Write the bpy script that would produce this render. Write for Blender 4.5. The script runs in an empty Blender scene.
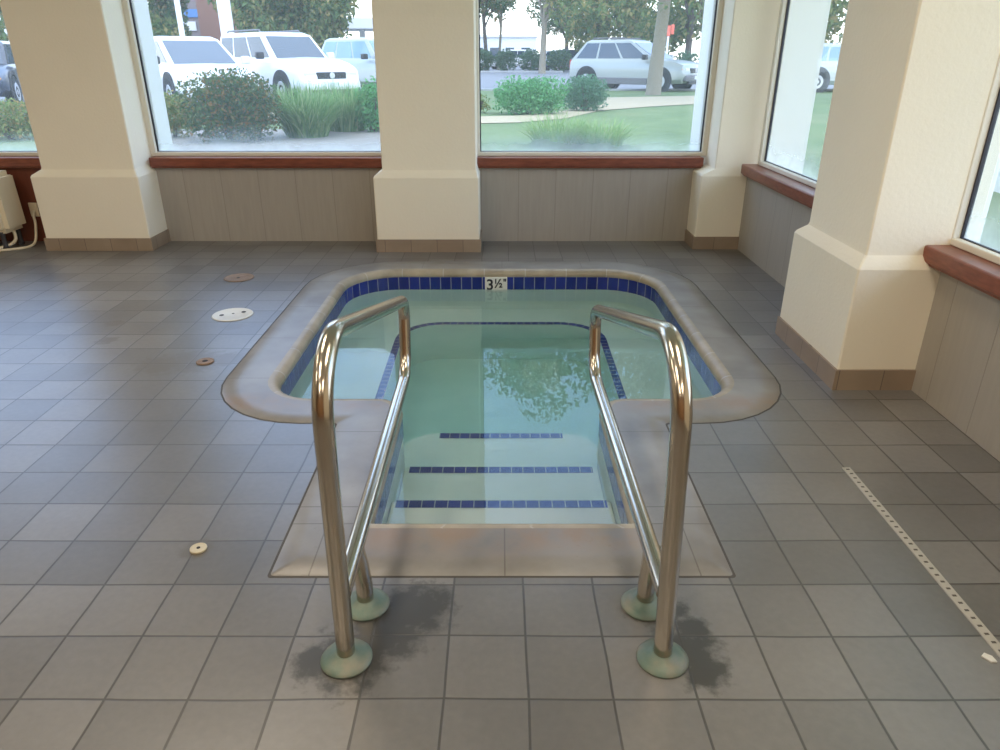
import bpy, bmesh, math, random
from mathutils import Vector, Matrix, Euler
R = math.radians
S = bpy.context.scene
COL = S.collection
rng = random.Random(7)

# ------------------------------------------------------------------ helpers
class MB:
    """collects polygons of ONE mesh object"""
    def __init__(self): self.v = []; self.f = []; self.uv = []
    def add(self, verts, faces, uvs=None):
        b = len(self.v); self.v += [tuple(p) for p in verts]
        for i, f in enumerate(faces):
            self.f.append(tuple(b + k for k in f))
            self.uv.append(uvs[i] if uvs else None)
        return self
    def box(self, x0, x1, y0, y1, z0, z1, bev=0.0):
        if bev > 0:
            bm = bmesh.new()
            bmesh.ops.create_cube(bm, size=1)
            for p in bm.verts:
                p.co = Vector((x0 + (p.co.x + .5) * (x1 - x0), y0 + (p.co.y + .5) * (y1 - y0), z0 + (p.co.z + .5) * (z1 - z0)))
            bmesh.ops.bevel(bm, geom=list(bm.edges), offset=bev, segments=2, affect='EDGES', profile=.5)
            return self.bm(bm)
        v = [(x, y, z) for z in (z0, z1) for y in (y0, y1) for x in (x0, x1)]
        return self.add(v, [(0, 2, 3, 1), (4, 5, 7, 6), (0, 1, 5, 4), (2, 6, 7, 3), (0, 4, 6, 2), (1, 3, 7, 5)])
    def bm(self, bm):
        bm.verts.index_update()
        self.add([tuple(p.co) for p in bm.verts], [tuple(q.index for q in f.verts) for f in bm.faces]); bm.free(); return self
    def sweep(self, path, r, seg=16, cap=True, radii=None):
        path = [Vector(p) for p in path]; n = len(path)
        rings = []; up = None
        for i, p in enumerate(path):
            t = (path[min(i + 1, n - 1)] - path[max(i - 1, 0)]).normalized()
            if up is None:
                up = Vector((1, 0, 0)) if abs(t.x) < .9 else Vector((0, 1, 0))
            up = (up - t * up.dot(t)).normalized(); w = t.cross(up)
            rr = radii[i] if radii else r
            rings.append([p + up * rr * math.cos(a) + w * rr * math.sin(a) for a in [2 * math.pi * k / seg for k in range(seg)]])
        v = [q for g in rings for q in g]; f = []
        for i in range(n - 1):
            for k in range(seg):
                k2 = (k + 1) % seg
                f.append((i * seg + k, i * seg + k2, (i + 1) * seg + k2, (i + 1) * seg + k))
        if cap:
            f.append(tuple(range(seg))[::-1]); f.append(tuple((n - 1) * seg + k for k in range(seg)))
        return self.add(v, f)
    def lathe(self, prof, seg=32, c=(0, 0, 0), axis='z'):
        v = []; f = []; n = len(prof)
        for (r, h) in prof:
            for k in range(seg):
                a = 2 * math.pi * k / seg
                p = (r * math.cos(a), r * math.sin(a), h)
                if axis == 'y': p = (p[0], p[2], p[1])
                if axis == 'x': p = (p[2], p[0], p[1])
                v.append((p[0] + c[0], p[1] + c[1], p[2] + c[2]))
        for i in range(n - 1):
            for k in range(seg):
                k2 = (k + 1) % seg
                f.append((i * seg + k, i * seg + k2, (i + 1) * seg + k2, (i + 1) * seg + k))
        f.append(tuple(range(seg))[::-1]); f.append(tuple((n - 1) * seg + k for k in range(seg)))
        return self.add(v, f)
    def prism(self, poly, z0, z1):
        n = len(poly)
        v = [(p[0], p[1], z0) for p in poly] + [(p[0], p[1], z1) for p in poly]
        f = [tuple(range(n))[::-1], tuple(range(n, 2 * n))]
        for i in range(n):
            j = (i + 1) % n; f.append((i, j, n + j, n + i))
        return self.add(v, f)
    def loft(self, secs, closed=True, caps=True):
        n = len(secs[0]); v = [q for s in secs for q in s]; f = []
        for i in range(len(secs) - 1):
            for k in range(n if closed else n - 1):
                k2 = (k + 1) % n
                f.append((i * n + k, i * n + k2, (i + 1) * n + k2, (i + 1) * n + k))
        if caps:
            f.append(tuple(range(n))[::-1]); f.append(tuple((len(secs) - 1) * n + k for k in range(n)))
        return self.add(v, f)
    def build(self, name, mat, parent=None, smooth=None, loc=None, shift=None, fixn=True):
        me = bpy.data.meshes.new(name)
        vv = self.v
        if shift is not None: vv = [(p[0] - shift[0], p[1] - shift[1], p[2] - shift[2]) for p in vv]
        me.from_pydata(vv, [], self.f)
        if any(u is not None for u in self.uv):
            lay = me.uv_layers.new(name='UVMap'); k = 0
            for u, p in zip(self.uv, me.polygons):
                for j in range(len(p.vertices)):
                    lay.data[p.loop_start + j].uv = u[j] if u else (0, 0)
        if fixn:
            bm = bmesh.new(); bm.from_mesh(me); bmesh.ops.recalc_face_normals(bm, faces=bm.faces); bm.to_mesh(me); bm.free()
        me.materials.append(mat)
        o = bpy.data.objects.new(name, me); COL.objects.link(o)
        if smooth is not None:
            try:
                me.polygons.foreach_set('use_smooth', [True] * len(me.polygons))
                me.set_sharp_from_angle(angle=R(smooth))
            except Exception: pass
        if parent: o.parent = parent
        if loc: o.location = loc
        return o

def tag(o, label=None, cat=None, group=None, kind=None):
    if label: o['label'] = label
    if cat: o['category'] = cat
    if group: o['group'] = group
    if kind: o['kind'] = kind
    return o
def empty(name, loc=(0, 0, 0), rz=0, **k):
    o = bpy.data.objects.new(name, None); COL.objects.link(o); o.location = loc; o.rotation_euler = (0, 0, rz)
    o.empty_display_size = .1
    return tag(o, **k)
def copy_tree(o, parent=None):
    c = o.copy(); COL.objects.link(c)
    if parent: c.parent = parent
    for ch in [q for q in bpy.data.objects if q.parent == o]: copy_tree(ch, c)
    return c

# ------------------------------------------------------------------ materials
def nt(name):
    m = bpy.data.materials.new(name); m.use_nodes = True; t = m.node_tree
    for n in list(t.nodes):
        if n.type != 'OUTPUT_MATERIAL': t.nodes.remove(n)
    out = t.nodes['Material Output']
    return m, t, out
def N(t, kind, **k):
    n = t.nodes.new(kind)
    for a, b in k.items():
        if a.startswith('i_'): n.inputs[a[2:].replace('_', ' ')].default_value = b
        else: setattr(n, a, b)
    return n
def c4(c): return (c[0], c[1], c[2], 1)
def coords(t, kind='Object', scale=(1, 1, 1), loc=(0, 0, 0)):
    tc = N(t, 'ShaderNodeTexCoord'); mp = N(t, 'ShaderNodeMapping')
    mp.inputs['Scale'].default_value = scale; mp.inputs['Location'].default_value = loc
    t.links.new(tc.outputs[kind], mp.inputs['Vector']); return mp.outputs['Vector']
def mixc(t, fac, a, b, mode='MIX'):
    m = N(t, 'ShaderNodeMix', data_type='RGBA', blend_type=mode)
    for s, val in ((m.inputs[0], fac), (m.inputs[6], a), (m.inputs[7], b)):
        if hasattr(val, 'links'): t.links.new(val, s)
        elif isinstance(val, (int, float)): s.default_value = val
        else: s.default_value = c4(val)
    return m.outputs[2]
def math_(t, op, a, b=None, c=None, clamp=False):
    m = N(t, 'ShaderNodeMath', operation=op, use_clamp=clamp)
    for i, val in enumerate((a, b, c)):
        if val is None: continue
        if hasattr(val, 'links'): t.links.new(val, m.inputs[i])
        else: m.inputs[i].default_value = val
    return m.outputs[0]
def noise(t, vec, scale, detail=4, rough=.55):
    n = N(t, 'ShaderNodeTexNoise'); n.inputs['Scale'].default_value = scale; n.inputs['Detail'].default_value = detail; n.inputs['Roughness'].default_value = rough
    if vec is not None: t.links.new(vec, n.inputs['Vector'])
    return n.outputs['Fac']
def ramp(t, fac, stops):
    r = N(t, 'ShaderNodeValToRGB'); e = r.color_ramp.elements
    while len(e) < len(stops): e.new(.5)
    for k, (p, c) in enumerate(stops):
        e[k].position = p; e[k].color = c4(c) if not isinstance(c, (int, float)) else (c, c, c, 1)
    t.links.new(fac, r.inputs[0]); return r.outputs[0]
def maprange(t, v, a, b, lo=0., hi=1.):
    m = N(t, 'ShaderNodeMapRange', clamp=True)
    t.links.new(v, m.inputs[0])
    for i, q in enumerate((a, b, lo, hi)): m.inputs[i + 1].default_value = q
    return m.outputs[0]
def principled(t, out, **k):
    b = N(t, 'ShaderNodeBsdfPrincipled')
    for a, v in k.items():
        s = b.inputs[a.replace('_', ' ')]
        if hasattr(v, 'links'): t.links.new(v, s)
        elif isinstance(v, tuple) and len(v) == 3: s.default_value = c4(v)
        else: s.default_value = v
    t.links.new(b.outputs[0], out.inputs['Surface']); return b
def bump(t, b, h, strength=.2, dist=.01):
    n = N(t, 'ShaderNodeBump'); n.inputs['Strength'].default_value = strength; n.inputs['Distance'].default_value = dist
    t.links.new(h, n.inputs['Height']); t.links.new(n.outputs[0], b.inputs['Normal'])
def simple(name, col, rough=.5, metal=0., var=.12, vscale=6., bmp=0., bscale=60., spec=.5, coat=0.):
    m, t, out = nt(name)
    vec = coords(t)
    c = mixc(t, noise(t, vec, vscale), tuple(x * (1 - var) for x in col), tuple(min(1, x * (1 + var)) for x in col))
    b = principled(t, out, Base_Color=c, Roughness=rough, Metallic=metal)
    b.inputs['Specular IOR Level'].default_value = spec
    if coat: b.inputs['Coat Weight'].default_value = coat; b.inputs['Coat Roughness'].default_value = .05
    if bmp: bump(t, b, noise(t, vec, bscale, 3), bmp, .004)
    return m
def emission(name, col, s):
    m, t, out = nt(name); e = N(t, 'ShaderNodeEmission'); e.inputs[0].default_value = c4(col); e.inputs[1].default_value = s
    t.links.new(e.outputs[0], out.inputs['Surface']); return m

M = {}
M['stucco'] = simple('cream_stucco', (.86, .80, .665), .75, var=.035, vscale=2.5, bmp=.35, bscale=55)
M['ext'] = simple('white_exterior_stucco', (.86, .86, .83), .8, var=.03, bmp=.3, bscale=40)
M['ceil'] = simple('ceiling_paint', (.8, .77, .7), .8, var=.03)
M['frame'] = simple('cream_aluminium', (.78, .75, .66), .4, var=.03)
M['gasket'] = simple('black_rubber', (.02, .02, .035), .5)
M['rearwall'] = simple('brown_wood_wall', (.33, .17, .075), .6, var=.25, vscale=3)
M['leftwall'] = simple('painted_wall', (.72, .62, .47), .7, var=.04)
M['steel'] = None
M['white_plastic'] = simple('white_plastic', (.72, .71, .66), .45, var=.06, vscale=30)
M['dark'] = simple('dark_hole', (.02, .02, .02), .7)
M['rust'] = simple('rusty_metal', (.25, .17, .115), .6, var=.35, vscale=30, bmp=.3)
M['brass'] = simple('dull_brass', (.62, .55, .40), .45, metal=.3, var=.15, vscale=60)
M['cream_plastic'] = simple('cream_plastic', (.74, .64, .46), .5, var=.05)
M['cord'] = simple('cream_cord', (.70, .62, .46), .5)
M['asphalt'] = simple('asphalt', (.20, .205, .22), .8, var=.15, vscale=.6, bmp=.3, bscale=30)
M['concrete'] = simple('kerb_concrete', (.42, .42, .42), .85, var=.08)
M['sand'] = simple('sandy_mulch', (.48, .39, .25), .9, var=.25, vscale=8, bmp=.5, bscale=30)
M['bark'] = simple('grey_bark', (.28, .24, .175), .9, var=.25, vscale=10, bmp=.6, bscale=18)
M['dbark'] = simple('dark_bark', (.12, .095, .08), .9, var=.25, vscale=10)
M['tyre'] = simple('tyre_rubber', (.02, .02, .022), .7)
M['alloy'] = simple('alloy_wheel', (.6, .6, .62), .35, metal=.6)
M['carglass'] = simple('car_glass', (.06, .085, .12), .08, var=.2, vscale=1.5, spec=.8)
M['carglass_pale'] = simple('car_glass_sky', (.22, .36, .42), .06, var=.2, vscale=1.5, spec=.9)
M['blacktrim'] = simple('black_trim', (.03, .03, .035), .5)
M['greytrim'] = simple('grey_trim', (.19, .18, .19), .5)
M['lamp'] = simple('headlamp_lens', (.75, .74, .70), .15)
M['amber'] = simple('amber_lens', (.75, .30, .06), .25)
M['redlens'] = simple('red_lens', (.55, .04, .03), .25)
M['carwhite'] = simple('car_white', (.82, .82, .82), .3, var=.02, coat=.6)
M['carsilver'] = simple('car_silver', (.43, .47, .47), .35, metal=.25, var=.03, coat=.6)
M['carchampagne'] = simple('car_champagne', (.42, .44, .41), .35, metal=.25, var=.03, coat=.6)
M['carnavy'] = simple('car_navy', (.03, .04, .07), .3, var=.05, coat=.6)
M['plate'] = simple('licence_plate', (.68, .70, .72), .4)
M['brick'] = simple('red_brown_building', (.33, .17, .12), .8, var=.12)
M['purplegrey'] = simple('grey_building', (.27, .22, .21), .8, var=.12)
M['whitebuild'] = simple('white_building', (.85, .85, .83), .8, var=.03)
M['bluesign'] = simple('blue_sign', (.10, .25, .55), .5)
M['whitepole'] = simple('white_pole', (.86, .86, .86), .5, var=.02)
M['redsign'] = simple('red_sign', (.75, .16, .10), .5)

def m_steel():
    m, t, out = nt('stainless_steel'); vec = coords(t)
    c = mixc(t, noise(t, vec, 9), (.52, .47, .39), (.66, .60, .51))
    r = math_(t, 'MULTIPLY_ADD', noise(t, vec, 14), .09, .14)
    principled(t, out, Base_Color=c, Roughness=r, Metallic=1.0)
    return m
M['steel'] = m_steel()
def m_verdigris():
    m, t, out = nt('verdigris_metal'); vec = coords(t)
    c = ramp(t, noise(t, vec, 14, 5), [(.3, (.10, .17, .14)), (.5, (.165, .205, .165)), (.68, (.24, .23, .18))])
    b = principled(t, out, Base_Color=c, Roughness=.5, Metallic=.35)
    bump(t, b, noise(t, vec, 60), .2, .002); return m
M['verdigris'] = m_verdigris()

def brick_nodes(t, vec, bw, rh, mortar, c1, c2, cm, smooth=.2, bias=0.):
    b = N(t, 'ShaderNodeTexBrick', offset=0., squash=1.)
    b.inputs['Scale'].default_value = 1; b.inputs['Brick Width'].default_value = bw; b.inputs['Row Height'].default_value = rh
    b.inputs['Mortar Size'].default_value = mortar; b.inputs['Mortar Smooth'].default_value = smooth; b.inputs['Bias'].default_value = bias
    b.inputs['Color1'].default_value = c4(c1); b.inputs['Color2'].default_value = c4(c2); b.inputs['Mortar'].default_value = c4(cm)
    t.links.new(vec, b.inputs['Vector']); return b
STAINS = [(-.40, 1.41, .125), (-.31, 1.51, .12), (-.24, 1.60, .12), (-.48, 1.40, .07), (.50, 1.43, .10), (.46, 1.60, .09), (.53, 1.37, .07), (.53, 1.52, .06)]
def stain_mask(t, pts, vec):
    """worn dirty patches with ragged edges around the given spots"""
    tc = N(t, 'ShaderNodeTexCoord'); nz = noise(t, tc.outputs['Object'], 22, 6, .65)
    tot = None
    for (x, y, r) in pts:
        d = N(t, 'ShaderNodeVectorMath', operation='DISTANCE'); t.links.new(tc.outputs['Object'], d.inputs[0]); d.inputs[1].default_value = (x, y, 0)
        v = math_(t, 'DIVIDE', d.outputs['Value'], r)
        v = math_(t, 'ADD', v, math_(t, 'MULTIPLY', math_(t, 'SUBTRACT', nz, .5), 2.0))
        v = maprange(t, v, .6, 1.1, 1, 0)
        tot = v if tot is None else math_(t, 'MAXIMUM', tot, v)
    return tot
def m_floor():
    m, t, out = nt('grey_quarry_tile'); tc = N(t, 'ShaderNodeTexCoord')
    # slightly crooked joints
    nw = N(t, 'ShaderNodeTexNoise'); nw.inputs['Scale'].default_value = 1.7; nw.inputs['Detail'].default_value = 2
    t.links.new(tc.outputs['Object'], nw.inputs['Vector'])
    sub = N(t, 'ShaderNodeVectorMath', operation='MULTIPLY_ADD'); t.links.new(nw.outputs['Color'], sub.inputs[0])
    sub.inputs[1].default_value = (.020, .018, 0); sub.inputs[2].default_value = (-.07 - .010 + .42 * 50, -1.491 - .009 + .2107 * 60, 0)
    ad = N(t, 'ShaderNodeVectorMath', operation='ADD'); t.links.new(tc.outputs['Object'], ad.inputs[0]); t.links.new(sub.outputs[0], ad.inputs[1])
    b = brick_nodes(t, ad.outputs[0], .21, .2107, .0038, (.132, .127, .121), (.20, .192, .184), (.055, .05, .045), .3)
    n1 = noise(t, tc.outputs['Object'], 1.3, 5); n2 = noise(t, tc.outputs['Object'], 45, 4)
    c = mixc(t, maprange(t, n1, .3, .7), b.outputs['Color'], mixc(t, 1., b.outputs['Color'], (.70, .69, .69), 'MULTIPLY'))
    c = mixc(t, maprange(t, n2, .35, .8, 0, .5), c, mixc(t, 1., c, (1.35, 1.33, 1.3), 'MULTIPLY'))
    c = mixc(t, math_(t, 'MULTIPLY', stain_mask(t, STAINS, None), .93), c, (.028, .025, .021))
    c = mixc(t, math_(t, 'MULTIPLY', stain_mask(t, [(-1.60, 3.42, .17), (-1.43, 3.45, .10), (-1.75, 3.38, .14), (-.975, 1.87, .055), (-1.57, 3.95, .07), (-2.3, 4.0, .06), (-2.2, 3.72, .06)], None), .75), c, (.10, .085, .065))
    r = math_(t, 'MULTIPLY_ADD', noise(t, tc.outputs['Object'], 6, 4), .08, .31)
    bs = principled(t, out, Base_Color=c, Roughness=r); bs.inputs['IOR'].default_value = 1.9; bs.inputs['Specular IOR Level'].default_value = .55
    h = math_(t, 'ADD', math_(t, 'MULTIPLY', b.outputs['Fac'], -1.), math_(t, 'MULTIPLY', n2, .10))
    bump(t, bs, h, .4, .003); return m
M['floor'] = m_floor()
def m_uvtile(name, bw, rh, mortar, c1, c2, cm, rough, spec=.5, nscale=8., off=(0, 0, 0), nv=.15, bs=.3):
    m, t, out = nt(name); vec = coords(t, 'UV', loc=off)
    b = brick_nodes(t, vec, bw, rh, mortar, c1, c2, cm, .1)
    vo = coords(t); nn = noise(t, vo, nscale, 5)
    c = mixc(t, maprange(t, nn, .3, .7), mixc(t, 1., b.outputs['Color'], (1 - nv,) * 3, 'MULTIPLY'), mixc(t, 1., b.outputs['Color'], (1 + nv,) * 3, 'MULTIPLY'))
    p = principled(t, out, Base_Color=c, Roughness=rough); p.inputs['Specular IOR Level'].default_value = spec
    h = math_(t, 'ADD', math_(t, 'MULTIPLY', b.outputs['Fac'], -1.), math_(t, 'MULTIPLY', noise(t, vo, 70), .3))
    bump(t, p, h, bs, .003); return m
M['bluetile'] = m_uvtile('cobalt_tile', .078, .3, .0028, (.012, .022, .19), (.022, .035, .26), (.30, .32, .36), .18, .6, off=(.02, .1, 0))
M['striptile'] = m_uvtile('cobalt_strip_tile', .053, .3, .0022, (.012, .03, .20), (.02, .045, .26), (.35, .40, .45), .25, off=(0, .1, 0))
def m_coping():
    """pale stone slabs: joints across the ring, set square to each run"""
    m, t, out = nt('pale_stone_coping'); tc = N(t, 'ShaderNodeTexCoord'); sx = N(t, 'ShaderNodeSeparateXYZ'); t.links.new(tc.outputs['Object'], sx.inputs[0])
    X, Y = sx.outputs[0], sx.outputs[1]        # measured from the pool's own origin
    def per(v, off, p, w):
        f = math_(t, 'FRACT', math_(t, 'DIVIDE', math_(t, 'ADD', v, off), p)); d = math_(t, 'ABSOLUTE', math_(t, 'SUBTRACT', f, .5))
        return math_(t, 'LESS_THAN', d, w / p)
    front = math_(t, 'LESS_THAN', Y, -2.0); back = math_(t, 'GREATER_THAN', Y, 1.2)
    ends = math_(t, 'MAXIMUM', front, back)
    jx = math_(t, 'MULTIPLY', per(X, -.01 + .3 + 6, .6, .0022), ends)
    jy = math_(t, 'MULTIPLY', per(Y, .0 + .275 + .80 + 5.5, .55, .0026), math_(t, 'SUBTRACT', 1., ends))
    jf = math_(t, 'LESS_THAN', math_(t, 'ABSOLUTE', math_(t, 'ADD', Y, 2.0)), .0026)
    j = math_(t, 'MAXIMUM', jx, math_(t, 'MAXIMUM', jy, jf))
    n1 = noise(t, tc.outputs['Object'], 3.5, 6); n2 = noise(t, tc.outputs['Object'], 28, 5, .7)
    c = ramp(t, n1, [(.3, (.17, .157, .143)), (.5, (.235, .224, .21)), (.7, (.30, .292, .28))])
    c = mixc(t, maprange(t, n2, .62, .72, 0, .5), c, (.16, .15, .14))
    # rusty water marks on the front slabs beside the edge
    e1 = math_(t, 'MULTIPLY', maprange(t, math_(t, 'ABSOLUTE', math_(t, 'ADD', Y, 2.05)), .02, .17, 1, 0), maprange(t, math_(t, 'ABSOLUTE', X), .42, .5, 1, 0))
    e2 = math_(t, 'MULTIPLY', maprange(t, math_(t, 'ABSOLUTE', math_(t, 'ADD', Y, 1.07)), .02, .12, 1, 0), maprange(t, math_(t, 'ABSOLUTE', X), .5, .58, 0, 1))
    rs = math_(t, 'MULTIPLY', math_(t, 'MAXIMUM', e1, e2), maprange(t, noise(t, tc.outputs['Object'], 7, 5), .35, .6, 0, .6))
    c = mixc(t, rs, c, (.26, .155, .08))
    c = mixc(t, math_(t, 'MULTIPLY', j, .75), c, (.10, .09, .08))
    p = principled(t, out, Base_Color=c, Roughness=math_(t, 'MULTIPLY_ADD', n2, .12, .31)); p.inputs['Specular IOR Level'].default_value = .8
    bump(t, p, math_(t, 'SUBTRACT', math_(t, 'MULTIPLY', n2, .3), j), .35, .003); return m
M['coping'] = m_coping()
M['nosing'] = m_uvtile('tan_bullnose', .305, 5., .004, (.33, .28, .205), (.39, .335, .25), (.45, .42, .37), .42, .5, 7, (.1, 2, 0), .2)
M['basetile'] = m_uvtile('brown_base_tile', .21, 5., .0025, (.29, .22, .16), (.33, .26, .19), (.17, .13, .10), .45, .5, 5, (.05, 2, 0), .1)
def m_plaster():
    m, t, out = nt('pool_plaster'); vec = coords(t)
    c = ramp(t, noise(t, vec, 3, 5), [(.3, (.68, .75, .71)), (.7, (.77, .82, .78))])
    b = principled(t, out, Base_Color=c, Roughness=.7); bump(t, b, noise(t, vec, 40), .15, .003); return m
M['plaster'] = m_plaster()
def m_water():
    m, t, out = nt('spa_water'); vec = coords(t)
    b = principled(t, out, Base_Color=(.97, 1., .99), Roughness=0.0)
    b.inputs['Transmission Weight'].default_value = 1; b.inputs['IOR'].default_value = 1.333
    bump(t, b, noise(t, vec, 2.6, 2), .045, .01)
    a = N(t, 'ShaderNodeVolumeAbsorption'); a.inputs['Color'].default_value = (.25, .84, .82, 1); a.inputs['Density'].default_value = .36
    t.links.new(a.outputs[0], out.inputs['Volume']); return m
M['water'] = m_water()
def m_pane(zb):
    """window glass with an even white veil imitating haze; the lowest part is fogged with condensation"""
    m, t, out = nt('window_glass'); tc = N(t, 'ShaderNodeTexCoord')
    tr = N(t, 'ShaderNodeBsdfTransparent'); tr.inputs[0].default_value = (.95, .98, .965, 1)
    gl = N(t, 'ShaderNodeBsdfGlossy'); gl.inputs['Roughness'].default_value = .01
    fr = N(t, 'ShaderNodeFresnel'); fr.inputs[0].default_value = 1.45
    mx = N(t, 'ShaderNodeMixShader'); t.links.new(fr.outputs[0], mx.inputs[0]); t.links.new(tr.outputs[0], mx.inputs[1]); t.links.new(gl.outputs[0], mx.inputs[2])
    tl = N(t, 'ShaderNodeBsdfTranslucent'); tl.inputs[0].default_value = (.85, .92, .92, 1)
    sx = N(t, 'ShaderNodeSeparateXYZ'); t.links.new(tc.outputs['Object'], sx.inputs[0])
    f = maprange(t, math_(t, 'ADD', sx.outputs[2], math_(t, 'MULTIPLY', math_(t, 'SUBTRACT', noise(t, tc.outputs['Object'], 3.), .5), .25)), zb, zb + .2, 1, 0)
    f = math_(t, 'MULTIPLY_ADD', math_(t, 'POWER', f, 1.6), .36, .09)  # constant part is the white veil that hazes the whole view
    m2 = N(t, 'ShaderNodeMixShader'); t.links.new(f, m2.inputs[0]); t.links.new(mx.outputs[0], m2.inputs[1]); t.links.new(tl.outputs[0], m2.inputs[2])
    t.links.new(m2.outputs[0], out.inputs['Surface']); return m
M['pane'] = m_pane(.73)
def m_panel(name, ca, cb, axis, pitch, groove):
    """vertical-board panelling, grooves every pitch metres"""
    m, t, out = nt(name); tc = N(t, 'ShaderNodeTexCoord'); sx = N(t, 'ShaderNodeSeparateXYZ'); t.links.new(tc.outputs['Object'], sx.inputs[0])
    v = math_(t, 'ABSOLUTE', math_(t, 'SUBTRACT', math_(t, 'FRACT', math_(t, 'DIVIDE', sx.outputs[axis], pitch)), .5))
    g = maprange(t, v, 0, groove, 1, 0)
    mp = N(t, 'ShaderNodeMapping'); mp.inputs['Scale'].default_value = (14, 14, 1.2); t.links.new(tc.outputs['Object'], mp.inputs[0])
    c = mixc(t, noise(t, mp.outputs[0], 3, 5), ca, cb)
    c = mixc(t, math_(t, 'MULTIPLY', g, .5), c, tuple(x * .4 for x in ca))
    b = principled(t, out, Base_Color=c, Roughness=.5); bump(t, b, math_(t, 'MULTIPLY', g, -1.), .5, .004); return m
M['panel_x'] = m_panel('grey_beige_panelling', (.34, .312, .27), (.42, .385, .335), 0, .31, .012)
M['panel_y'] = m_panel('grey_beige_panelling_side', (.34, .312, .27), (.42, .385, .335), 1, .31, .012)
M['panel_red'] = m_panel('red_brown_panelling', (.13, .035, .02), (.19, .055, .03), 0, .4, .01)
def m_wood():
    m, t, out = nt('red_brown_varnished_wood'); vec = coords(t, scale=(3, 3, 14))
    c = ramp(t, noise(t, vec, 4, 6), [(.3, (.16, .045, .028)), (.7, (.27, .085, .05))])
    principled(t, out, Base_Color=c, Roughness=.32); return m
M['wood'] = m_wood()
def m_leaf(name, ca, cb, cc=None):
    m, t, out = nt(name); g = N(t, 'ShaderNodeNewGeometry')
    st = [(0., ca), (.6, cb), (1., cc or cb)]
    c = ramp(t, g.outputs['Random Per Island'], st)
    d = N(t, 'ShaderNodeBsdfDiffuse'); t.links.new(c, d.inputs[0])
    l = N(t, 'ShaderNodeBsdfTranslucent'); t.links.new(c, l.inputs[0])
    x = N(t, 'ShaderNodeMixShader'); x.inputs[0].default_value = .35
    t.links.new(d.outputs[0], x.inputs[1]); t.links.new(l.outputs[0], x.inputs[2]); t.links.new(x.outputs[0], out.inputs['Surface']); return m
M['leaf_dark'] = m_leaf('dark_shrub_leaf', (.07, .13, .06), (.13, .20, .08), (.30, .17, .07))
M['leaf_green'] = m_leaf('green_grass_leaf', (.12, .27, .10), (.22, .40, .15), (.42, .50, .20))
M['leaf_grass'] = m_leaf('arching_grass_blade', (.13, .28, .10), (.26, .42, .16), (.48, .56, .30))
M['leaf_light'] = m_leaf('pale_grass_blade', (.22, .40, .14), (.34, .48, .18), (.46, .52, .26))
M['leaf_yellow'] = m_leaf('yellow_green_leaf', (.16, .26, .09), (.32, .36, .14), (.45, .30, .12))
M['leaf_bright'] = m_leaf('bright_bush_leaf', (.09, .28, .10), (.16, .42, .16), (.22, .48, .2))
M['leaf_deep'] = m_leaf('deep_bush_leaf', (.10, .22, .13), (.15, .30, .17))
M['leaf_tree'] = m_leaf('tree_leaf', (.10, .17, .07), (.20, .26, .10), (.42, .33, .14))
M['leaf_tree2'] = m_leaf('distant_tree_leaf', (.08, .14, .07), (.16, .22, .11), (.30, .22, .12))
M['leaf_hedge'] = m_leaf('hedge_leaf', (.07, .14, .09), (.13, .21, .13))
def m_lawn():
    m, t, out = nt('lawn_grass'); vec = coords(t)
    c = ramp(t, noise(t, vec, 1.4, 6), [(.3, (.12, .18, .065)), (.55, (.165, .23, .085)), (.75, (.22, .25, .11))])
    b = principled(t, out, Base_Color=c, Roughness=.9); bump(t, b, noise(t, vec, 60), .6, .02); return m
M['lawn'] = m_lawn()

# ------------------------------------------------------------------ camera
EYE = 1.45; FPX = 712.; PITCH = math.atan(318 / 712.)
cam = bpy.data.objects.new('camera', bpy.data.cameras.new('camera')); COL.objects.link(cam)
cam.data.sensor_fit = 'HORIZONTAL'; cam.data.sensor_width = 36; cam.data.lens = 36 * FPX / 1000
cam.location = (0, 0, EYE); cam.rotation_euler = (math.pi / 2 - PITCH, 0, 0)
cam.data.clip_start = .05; cam.data.clip_end = 500
S.camera = cam

# ------------------------------------------------------------------ pool outline (keyhole plan, offset d outwards)
PX, PYB, PYF, CH, CYF, PCX = 1.09, 5.135, 3.0, .445, 2.03, .005
ZW = -.14
NS = 8
def fillet(pts):
    """pts = (x, y, r) ring -> points, NS+1 per corner"""
    out = []; n = len(pts)
    for i in range(n):
        p = Vector(pts[i][:2]); a = Vector(pts[i - 1][:2]); b = Vector(pts[(i + 1) % n][:2]); r = max(pts[i][2], 1e-4)
        d1 = (a - p).normalized(); d2 = (b - p).normalized(); ang = d1.angle(d2)
        tl = r / math.tan(ang / 2); c = p + (d1 + d2).normalized() * (r / math.sin(ang / 2))
        s = p + d1 * tl; e = p + d2 * tl
        a0 = math.atan2(s.y - c.y, s.x - c.x); a1 = math.atan2(e.y - c.y, e.x - c.x)
        da = (a1 - a0 + math.pi) % (2 * math.pi) - math.pi
        for k in range(NS + 1):
            q = a0 + da * k / NS; out.append((c.x + r * math.cos(q), c.y + r * math.sin(q)))
    return out
def outline(d, dfront=None):
    df = d if dfront is None else dfront
    w = PX + d; h = CH + d
    return fillet([(PCX - w, PYF - d, .22 + d), (PCX - h, PYF - d, max(.13 - d, .02)), (PCX - h, CYF - df, .012), (PCX + h, CYF - df, .012),
                   (PCX + h, PYF - d, max(.13 - d, .02)), (PCX + w, PYF - d, .22 + d), (PCX + w, PYB + d, .36 + d), (PCX - w, PYB + d, .36 + d)])
def arclen(o):
    L = [0]
    for i in range(len(o)): L.append(L[-1] + math.dist(o[i], o[(i + 1) % len(o)]))
    return L
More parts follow.
